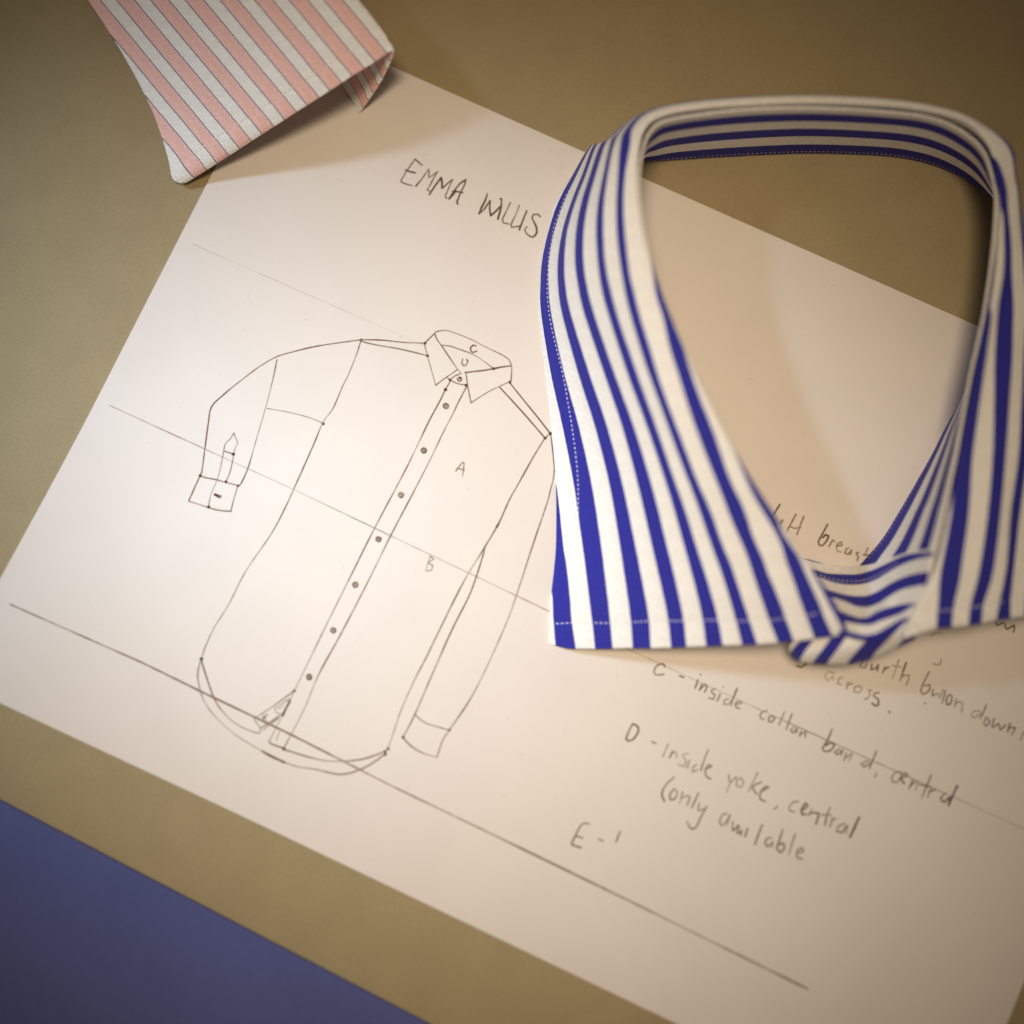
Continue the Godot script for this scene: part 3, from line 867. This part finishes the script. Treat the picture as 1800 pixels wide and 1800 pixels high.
	n.row([1163,12,-1116,1162,30,-1113,1161,48,-1110,1160,66,-1107,1159,83,-1103,1157,101,-1100,1156,118,-1097,1155,135,-1094,1154,151,-1090,1153,168,-1087,1152,184,-1083,1150,199,-1080,1149,215,-1076,1148,230,-1072,1146,245,-1068,1145,259,-1064,1143,273,-1060,1142,287,-1055,1140,299,-1051,1138,311,-1046,1136,322,-1040,1133,330,-1031,1132,324,-1029,1132,304,-1029], [-20,36,92,147,202,256,309,361,413,464,514,564,612,659,705,750,793,835,874,911,944,970,985,1010])
	n.row([1290,12,-1080,1287,30,-1077,1284,48,-1074,1282,66,-1071,1279,83,-1068,1276,101,-1065,1273,118,-1062,1270,135,-1058,1267,151,-1055,1264,168,-1052,1261,184,-1048,1258,199,-1045,1255,215,-1041,1252,230,-1038,1248,245,-1034,1245,259,-1030,1241,273,-1026,1238,287,-1021,1233,299,-1017,1229,311,-1012,1224,322,-1006,1216,330,-998,1215,324,-996,1215,304,-996], [-20,36,91,146,199,253,306,358,409,459,509,558,605,652,698,742,785,826,865,902,935,960,975,1000])
	n.row([1396,12,-1063,1391,32,-1055,1386,53,-1047,1381,73,-1038,1376,92,-1030,1371,112,-1023,1367,131,-1015,1362,150,-1007,1357,168,-1000,1353,186,-993,1349,203,-986,1345,219,-980,1342,234,-973,1338,249,-967,1334,263,-962,1331,275,-957,1328,287,-952,1325,298,-948,1321,308,-944,1315,316,-940,1299,324,-937,1268,330,-935,1267,324,-933,1267,304,-933], [-20,27,75,122,170,217,264,312,359,406,454,501,549,596,643,691,738,785,833,880,928,975,995,1050])
	n.row([1420,12,-978,1415,32,-970,1409,53,-962,1404,73,-954,1398,92,-947,1393,112,-939,1387,131,-932,1382,150,-925,1377,168,-918,1373,186,-911,1368,203,-905,1364,219,-899,1359,234,-893,1355,249,-887,1351,263,-882,1347,275,-877,1343,287,-873,1339,298,-869,1333,308,-865,1323,316,-862,1302,324,-859,1286,330,-856,1284,324,-855,1284,304,-854], [-20,30,80,129,179,229,279,328,378,428,478,527,577,627,677,726,776,826,876,925,975,1025,1045,1100])
	n.row([1438,12,-893,1431,32,-885,1425,53,-878,1418,73,-871,1412,92,-864,1406,112,-857,1400,131,-850,1394,150,-843,1389,168,-837,1384,186,-830,1379,203,-824,1374,219,-818,1369,234,-813,1364,249,-808,1359,263,-803,1355,275,-798,1350,287,-794,1344,298,-790,1333,308,-786,1311,316,-783,1299,324,-781,1291,330,-778,1290,324,-777,1289,304,-777], [-20,33,85,138,190,243,296,348,401,454,506,559,611,664,717,769,822,875,927,980,1032,1085,1105,1160])
	n.row([1488,12,-724,1480,32,-718,1472,53,-712,1464,73,-705,1457,92,-699,1449,112,-693,1441,131,-687,1434,150,-681,1426,168,-675,1418,186,-669,1410,203,-664,1402,219,-659,1395,234,-654,1387,249,-649,1378,263,-645,1369,275,-641,1357,287,-637,1342,298,-634,1320,308,-631,1304,316,-628,1291,324,-626,1277,330,-624,1275,324,-623,1274,304,-622], [-20,35,90,146,201,256,311,367,422,477,532,588,643,698,753,809,864,919,974,1030,1085,1140,1160,1215])
	n.row([1552,12,-584,1541,32,-579,1530,53,-573,1519,73,-567,1508,92,-562,1496,112,-556,1485,131,-551,1473,150,-546,1460,168,-541,1448,186,-536,1436,203,-531,1423,219,-526,1411,234,-522,1398,249,-518,1384,263,-514,1370,275,-510,1353,287,-507,1331,298,-504,1306,308,-501,1276,316,-499,1261,324,-497,1252,330,-495,1250,324,-495,1249,304,-494], [-20,38,95,153,210,268,326,383,441,499,556,614,671,729,787,844,902,960,1017,1075,1132,1190,1210,1265])
	n.row([1607,12,-452,1591,32,-447,1576,53,-442,1561,73,-437,1546,92,-432,1530,112,-427,1514,131,-423,1497,150,-418,1479,168,-414,1462,186,-409,1444,203,-405,1426,219,-401,1408,234,-397,1390,249,-394,1371,263,-390,1349,275,-387,1328,287,-384,1306,298,-381,1271,308,-379,1247,316,-377,1233,324,-375,1221,330,-374,1219,324,-374,1219,304,-374], [-30,31,92,153,214,275,336,397,458,519,580,640,701,762,823,884,945,1006,1067,1128,1189,1250,1260,1285])
	n.row([1664,12,-321,1643,32,-317,1622,53,-313,1601,73,-308,1580,92,-304,1559,112,-300,1537,131,-296,1515,150,-292,1492,168,-288,1470,186,-284,1447,203,-280,1423,219,-277,1399,234,-274,1376,249,-271,1355,263,-268,1335,275,-265,1312,287,-262,1287,298,-260,1257,308,-258,1229,316,-256,1207,324,-255,1194,330,-253,1192,324,-254,1192,304,-254], [-50,13,76,139,202,265,329,392,455,518,581,644,707,770,833,896,960,1023,1086,1149,1212,1275,1280,1290])
	n.row([1727,12,-159,1699,32,-156,1673,51,-152,1646,71,-149,1619,90,-146,1592,109,-142,1565,127,-139,1536,146,-136,1507,163,-133,1477,180,-130,1448,197,-127,1420,212,-124,1391,227,-122,1365,241,-119,1342,255,-117,1323,267,-115,1298,279,-113,1273,289,-111,1249,298,-110,1211,307,-108,1180,314,-107,1163,320,-106,1162,314,-107,1161,294,-108], [-80,-15,50,115,180,245,310,375,440,505,570,635,700,765,830,895,960,1025,1090,1155,1220,1285,1290,1295])
	n.row([1773,12,2,1740,31,4,1708,50,7,1676,69,9,1645,87,12,1612,106,14,1580,124,16,1546,141,19,1511,158,21,1476,175,23,1441,191,25,1408,206,27,1375,220,29,1344,234,31,1318,247,33,1298,259,34,1278,270,36,1256,280,37,1230,289,38,1195,297,39,1161,304,40,1131,310,41,1130,304,39,1130,284,39], [-110,-43,24,91,158,225,292,359,426,493,560,627,694,761,828,895,962,1029,1096,1163,1230,1297,1302,1307])
	n.row([1811,12,160,1774,30,162,1738,47,164,1702,65,165,1666,82,167,1630,99,168,1594,116,170,1557,133,171,1519,148,173,1480,164,174,1441,179,176,1404,193,177,1367,206,178,1331,219,179,1305,231,180,1288,242,181,1264,253,182,1236,262,183,1207,271,184,1173,278,185,1134,285,185,1096,290,186,1095,284,184,1095,264,183], [-180,-109,-38,33,104,175,246,317,388,459,530,602,673,744,815,886,957,1028,1099,1170,1241,1312,1320,1332])
	n.row([1821,12,255,1781,29,256,1742,46,257,1703,62,258,1664,79,259,1625,95,260,1586,111,262,1547,126,263,1505,141,264,1464,156,265,1423,170,266,1385,183,266,1348,196,267,1314,208,268,1286,219,269,1260,230,270,1225,240,270,1198,249,271,1166,257,271,1130,264,272,1097,270,272,1049,275,273,1048,269,271,1048,249,270], [-210,-135,-59,16,92,167,243,318,394,469,545,620,696,771,847,922,998,1073,1149,1224,1300,1375,1383,1395])
	n.row([1823,12,230,1780,28,236,1738,44,242,1696,59,248,1655,75,254,1614,90,260,1574,105,266,1534,120,272,1495,134,278,1456,147,283,1418,161,289,1382,173,294,1348,185,299,1316,197,303,1284,207,307,1252,217,312,1219,227,320,1191,235,324,1154,243,328,1122,249,331,1087,255,335,1015,260,358,1014,254,356,1014,234,356], [-230,-153,-76,1,79,156,233,310,387,464,541,619,696,773,850,927,1004,1081,1159,1236,1313,1390,1398,1410])
	return n

func band_net() -> Net:
	var n := Net.new()
	n.row([781,6,136,786,51,155,791,96,173,795,141,192,800,186,210,804,231,229,809,276,247], [0,75,162,255,352,452,555])
	n.row([674,6,1,671,60,6,669,114,12,666,168,18,664,222,23,661,276,29,659,330,34], [0,75,162,255,352,452,555])
	n.row([558,6,-176,559,64,-167,560,123,-158,560,181,-149,561,239,-139,562,297,-130,563,356,-121], [0,75,162,255,352,452,555])
	n.row([466,6,-404,467,66,-390,468,126,-377,469,186,-363,470,246,-349,471,306,-335,471,366,-321], [0,75,162,255,352,452,555])
	n.row([392,6,-619,390,66,-601,389,126,-583,388,186,-566,387,246,-548,386,306,-530,385,366,-512], [0,75,162,255,352,452,555])
	n.row([361,6,-787,359,65,-766,357,124,-745,356,183,-725,354,242,-704,352,301,-683,350,360,-663], [0,75,162,255,352,452,555])
	n.row([350,6,-939,347,64,-916,344,123,-893,342,181,-870,339,239,-847,336,297,-824,333,356,-801], [0,75,162,255,352,452,555])
	n.row([369,6,-1017,364,63,-999,360,119,-982,356,176,-964,352,232,-946,348,289,-928,343,346,-910], [0,75,162,255,352,452,555])
	n.row([426,6,-1023,416,62,-1014,407,118,-1006,397,173,-998,387,229,-990,378,285,-982,368,340,-974], [0,75,162,255,352,452,555])
	n.row([508,6,-1029,494,61,-1025,479,116,-1021,465,171,-1017,450,226,-1013,435,281,-1009,421,336,-1005], [0,75,162,255,352,452,555])
	n.row([656,6,-1038,646,59,-1037,635,113,-1036,625,166,-1036,615,219,-1035,604,272,-1034,594,326,-1034], [0,75,162,255,352,452,555])
	n.row([853,6,-1046,842,59,-1045,831,113,-1045,820,166,-1044,810,219,-1043,799,272,-1042,788,326,-1041], [0,75,162,255,352,452,555])
	n.row([1050,6,-1040,1041,58,-1039,1032,111,-1038,1023,163,-1036,1015,216,-1035,1006,268,-1034,997,320,-1033], [0,75,162,255,352,452,555])
	n.row([1147,6,-1028,1143,58,-1026,1139,109,-1024,1134,161,-1022,1130,212,-1021,1126,264,-1019,1121,316,-1017], [0,75,162,255,352,452,555])
	n.row([1229,6,-1005,1224,58,-1001,1220,109,-996,1216,161,-991,1212,212,-986,1207,264,-981,1203,316,-977], [0,75,162,255,352,452,555])
	n.row([1309,6,-965,1299,58,-958,1290,109,-951,1281,161,-944,1271,212,-937,1262,264,-930,1253,316,-923], [0,75,162,255,352,452,555])
	n.row([1372,6,-914,1356,58,-902,1339,109,-891,1323,161,-880,1307,212,-868,1290,264,-857,1274,316,-846], [0,75,162,255,352,452,555])
	n.row([1398,6,-885,1378,58,-866,1358,109,-847,1338,161,-829,1318,212,-810,1298,264,-792,1278,316,-773], [0,75,162,255,352,452,555])
	n.row([1403,6,-736,1379,58,-719,1356,109,-701,1332,161,-683,1308,212,-666,1284,264,-648,1261,316,-630], [0,75,162,255,352,452,555])
	n.row([1387,6,-586,1361,58,-570,1336,109,-553,1311,161,-537,1286,212,-520,1260,264,-504,1235,316,-488], [0,75,162,255,352,452,555])
	n.row([1350,6,-478,1326,58,-462,1302,109,-445,1279,161,-428,1255,212,-411,1231,264,-394,1208,316,-377], [0,75,162,255,352,452,555])
	n.row([1321,6,-421,1300,58,-406,1280,109,-392,1259,161,-377,1238,212,-362,1217,264,-348,1196,316,-333], [0,75,162,255,352,452,555])
	n.row([1271,6,-322,1255,58,-311,1240,109,-299,1225,161,-288,1209,212,-276,1194,264,-264,1178,316,-253], [0,75,162,255,352,452,555])
	n.row([1222,6,-238,1213,57,-229,1203,108,-221,1194,158,-213,1184,209,-205,1175,260,-196,1165,310,-188], [0,75,162,255,352,452,555])
	n.row([1180,6,-160,1175,56,-153,1170,106,-145,1165,156,-138,1161,206,-130,1156,256,-123,1151,306,-116], [0,75,162,255,352,452,555])
	n.row([1112,6,-46,1114,55,-38,1116,104,-30,1118,153,-22,1120,202,-14,1122,251,-7,1124,300,1], [0,75,162,255,352,452,555])
	n.row([1081,6,4,1087,54,10,1093,103,15,1098,151,21,1104,199,26,1110,247,32,1115,296,37], [0,75,162,255,352,452,555])
	n.row([1030,6,81,1041,53,85,1053,99,90,1065,146,95,1077,192,100,1088,239,105,1100,286,109], [0,75,162,255,352,452,555])
	n.row([967,6,152,986,51,157,1005,96,162,1025,141,167,1044,186,172,1063,231,177,1082,276,182], [0,75,162,255,352,452,555])
	n.row([921,6,207,945,46,219,968,86,230,991,126,241,1015,166,252,1038,206,264,1061,246,275], [0,75,162,255,352,452,555])
	return n

func tab_net() -> Net:
	var n := Net.new()
	n.row([765,7,118,781,35,157,790,80,180,813,120,223,822,160,248,838,200,287,845,225,317,847,245,339,846,250,346], [80,200,300,400,500,600,700,800,840])
	n.row([808,7,133,823,35,166,829,80,191,848,120,231,854,160,255,862,200,293,868,225,321,867,245,346,866,250,353], [85,200,300,400,500,600,700,800,840])
	n.row([851,7,146,864,35,178,868,80,206,882,120,241,884,160,265,886,200,303,892,225,326,887,245,351,886,250,359], [95,200,300,400,500,600,700,800,840])
	n.row([896,7,155,907,35,181,908,80,213,917,120,247,913,160,277,911,200,310,915,225,329,907,245,356,906,250,363], [115,200,300,400,500,600,700,800,840])
	n.row([942,7,155,946,51,182,947,88,212,952,121,246,946,160,279,936,200,307,938,225,328,928,245,355,927,250,362], [125,200,300,400,500,600,700,800,840])
	n.row([973,63,158,978,92,174,978,122,203,979,148,234,975,163,268,959,200,294,961,225,318,948,245,349,947,250,356], [125,200,300,400,500,600,700,800,840])
	n.row([1004,111,151,1008,128,160,1006,152,185,1003,172,217,997,184,252,983,200,284,983,225,311,967,245,339,967,250,347], [125,200,300,400,500,600,700,800,840])
	n.row([1033,162,141,1035,171,145,1033,187,168,1027,202,204,1019,208,237,1006,207,277,1006,225,303,986,245,329,985,250,337], [125,200,300,400,500,600,700,800,840])
	n.row([1059,222,135,1059,227,140,1057,235,158,1050,239,196,1041,238,230,1025,230,273,1025,235,293,1004,245,318,1004,250,326], [125,200,300,400,500,600,700,800,840])
	n.row([1081,293,140,1081,293,143,1079,291,154,1072,281,193,1063,272,226,1044,255,272,1040,251,280,1023,245,307,1022,250,315], [125,200,300,400,500,600,700,800,840])
	return n

func flap_net() -> Net:
	var n := Net.new()
	n.row([757,90,388,765,80,397,780,80,406,809,80,411,845,85,414,895,90,413,951,100,403,1016,120,376,1056,150,356], [170,200,300,400,500,600,700,800,900])
	n.row([743,130,387,747,130,396,767,130,412,799,135,417,835,140,420,886,145,420,945,160,408,1007,180,380,1051,200,359], [170,200,300,400,500,600,700,800,900])
	n.row([740,160,376,744,165,383,769,170,396,804,175,400,841,180,402,892,190,400,956,200,385,1016,215,362,1053,225,345], [170,200,300,400,500,600,700,800,900])
	n.row([750,180,361,757,185,365,786,190,370,823,200,374,859,210,374,912,220,373,981,230,356,1029,235,342,1057,240,332], [170,200,300,400,500,600,700,800,900])
	n.row([770,190,343,778,195,342,807,200,344,844,210,344,881,220,343,935,230,345,1015,245,323,1038,250,318,1061,250,318], [170,200,300,400,500,600,700,800,900])
	return n

func pink_net() -> Net:
	var n := Net.new()
	n.row([-934,22,-952,-876,45,-978,-818,73,-1003,-761,102,-1026,-704,130,-1050,-649,157,-1073,-594,181,-1098,-540,202,-1123,-487,219,-1150,-436,232,-1179,-384,239,-1209,-334,242,-1243,-328,246,-1240,-328,225,-1239,-366,130,-1215,-408,60,-1188,-442,10,-1166], [-36,47,130,212,295,377,460,543,625,708,790,873,888,923,1063,1193,1293])
	n.row([-952,24,-951,-893,47,-978,-834,75,-1003,-775,104,-1028,-717,132,-1052,-660,159,-1077,-604,183,-1102,-549,204,-1128,-495,221,-1156,-441,234,-1185,-389,241,-1217,-337,244,-1251,-331,246,-1249,-332,225,-1248,-370,130,-1224,-412,60,-1197,-445,10,-1176], [-40,30,115,199,284,369,454,538,623,708,793,877,892,927,1067,1197,1297])
	n.row([-968,28,-962,-908,51,-990,-848,79,-1016,-789,108,-1040,-730,136,-1065,-672,163,-1090,-616,187,-1115,-560,208,-1142,-505,225,-1170,-452,238,-1200,-399,245,-1232,-346,248,-1266,-341,246,-1266,-341,225,-1265,-379,130,-1241,-421,60,-1214,-455,10,-1192], [-40,25,110,196,282,367,453,539,624,710,796,881,896,931,1071,1201,1301])
	n.row([-977,36,-1006,-919,60,-1033,-861,88,-1057,-802,117,-1081,-745,145,-1104,-689,172,-1128,-633,196,-1152,-579,217,-1177,-525,234,-1204,-473,246,-1233,-421,254,-1264,-370,256,-1298,-365,246,-1302,-366,225,-1301,-404,130,-1277,-446,60,-1250,-479,10,-1228], [-33,50,134,217,301,384,468,552,635,719,802,886,901,936,1076,1206,1306])
	n.row([-996,42,-1071,-940,66,-1097,-883,93,-1119,-826,122,-1141,-771,151,-1163,-716,177,-1185,-662,202,-1208,-609,223,-1232,-557,239,-1258,-507,252,-1285,-457,260,-1315,-407,262,-1347,-403,246,-1354,-404,225,-1354,-442,130,-1329,-484,60,-1302,-517,10,-1281], [3,83,164,245,325,406,487,567,648,729,809,890,905,940,1080,1210,1310])
	n.row([-1030,44,-1160,-976,67,-1183,-921,95,-1204,-866,124,-1224,-812,152,-1244,-759,179,-1264,-707,203,-1285,-656,224,-1307,-607,241,-1331,-558,254,-1357,-510,261,-1385,-463,264,-1416,-459,246,-1424,-460,225,-1424,-498,130,-1399,-540,60,-1372,-573,10,-1351], [43,120,197,274,351,428,505,582,659,736,813,890,905,940,1080,1210,1310])
	n.row([-1093,44,-1283,-1041,67,-1304,-988,95,-1322,-935,124,-1340,-883,152,-1357,-831,179,-1375,-781,203,-1394,-732,224,-1414,-685,241,-1436,-638,254,-1460,-592,261,-1487,-547,264,-1516,-543,246,-1525,-544,225,-1524,-582,130,-1500,-624,60,-1473,-658,10,-1451], [81,155,228,301,374,447,520,593,666,740,813,886,901,936,1076,1206,1306])
	n.row([-1193,44,-1444,-1142,67,-1463,-1091,95,-1479,-1040,124,-1494,-989,152,-1508,-940,179,-1524,-892,203,-1540,-844,224,-1558,-799,241,-1578,-754,254,-1600,-710,261,-1625,-668,264,-1652,-665,246,-1661,-665,225,-1660,-703,130,-1636,-745,60,-1609,-779,10,-1587], [116,184,253,322,391,460,529,598,666,735,804,873,888,923,1063,1193,1293])
	n.row([-1321,44,-1631,-1272,67,-1647,-1222,95,-1660,-1173,124,-1672,-1124,152,-1684,-1076,179,-1696,-1029,203,-1710,-984,224,-1725,-940,241,-1743,-897,254,-1763,-856,261,-1786,-816,264,-1812,-813,246,-1821,-814,225,-1820,-852,130,-1796,-894,60,-1769,-927,10,-1748], [141,206,270,335,399,464,529,593,658,722,787,852,867,902,1042,1172,1272])
	n.row([-1467,44,-1830,-1420,67,-1843,-1371,95,-1853,-1322,124,-1863,-1274,152,-1872,-1228,179,-1882,-1182,203,-1893,-1138,224,-1907,-1095,241,-1922,-1054,254,-1940,-1014,261,-1962,-976,264,-1987,-974,246,-1996,-975,225,-1995,-1012,130,-1971,-1054,60,-1944,-1088,10,-1923], [158,219,280,341,403,464,525,586,647,708,769,830,845,880,1020,1150,1250])
	return n
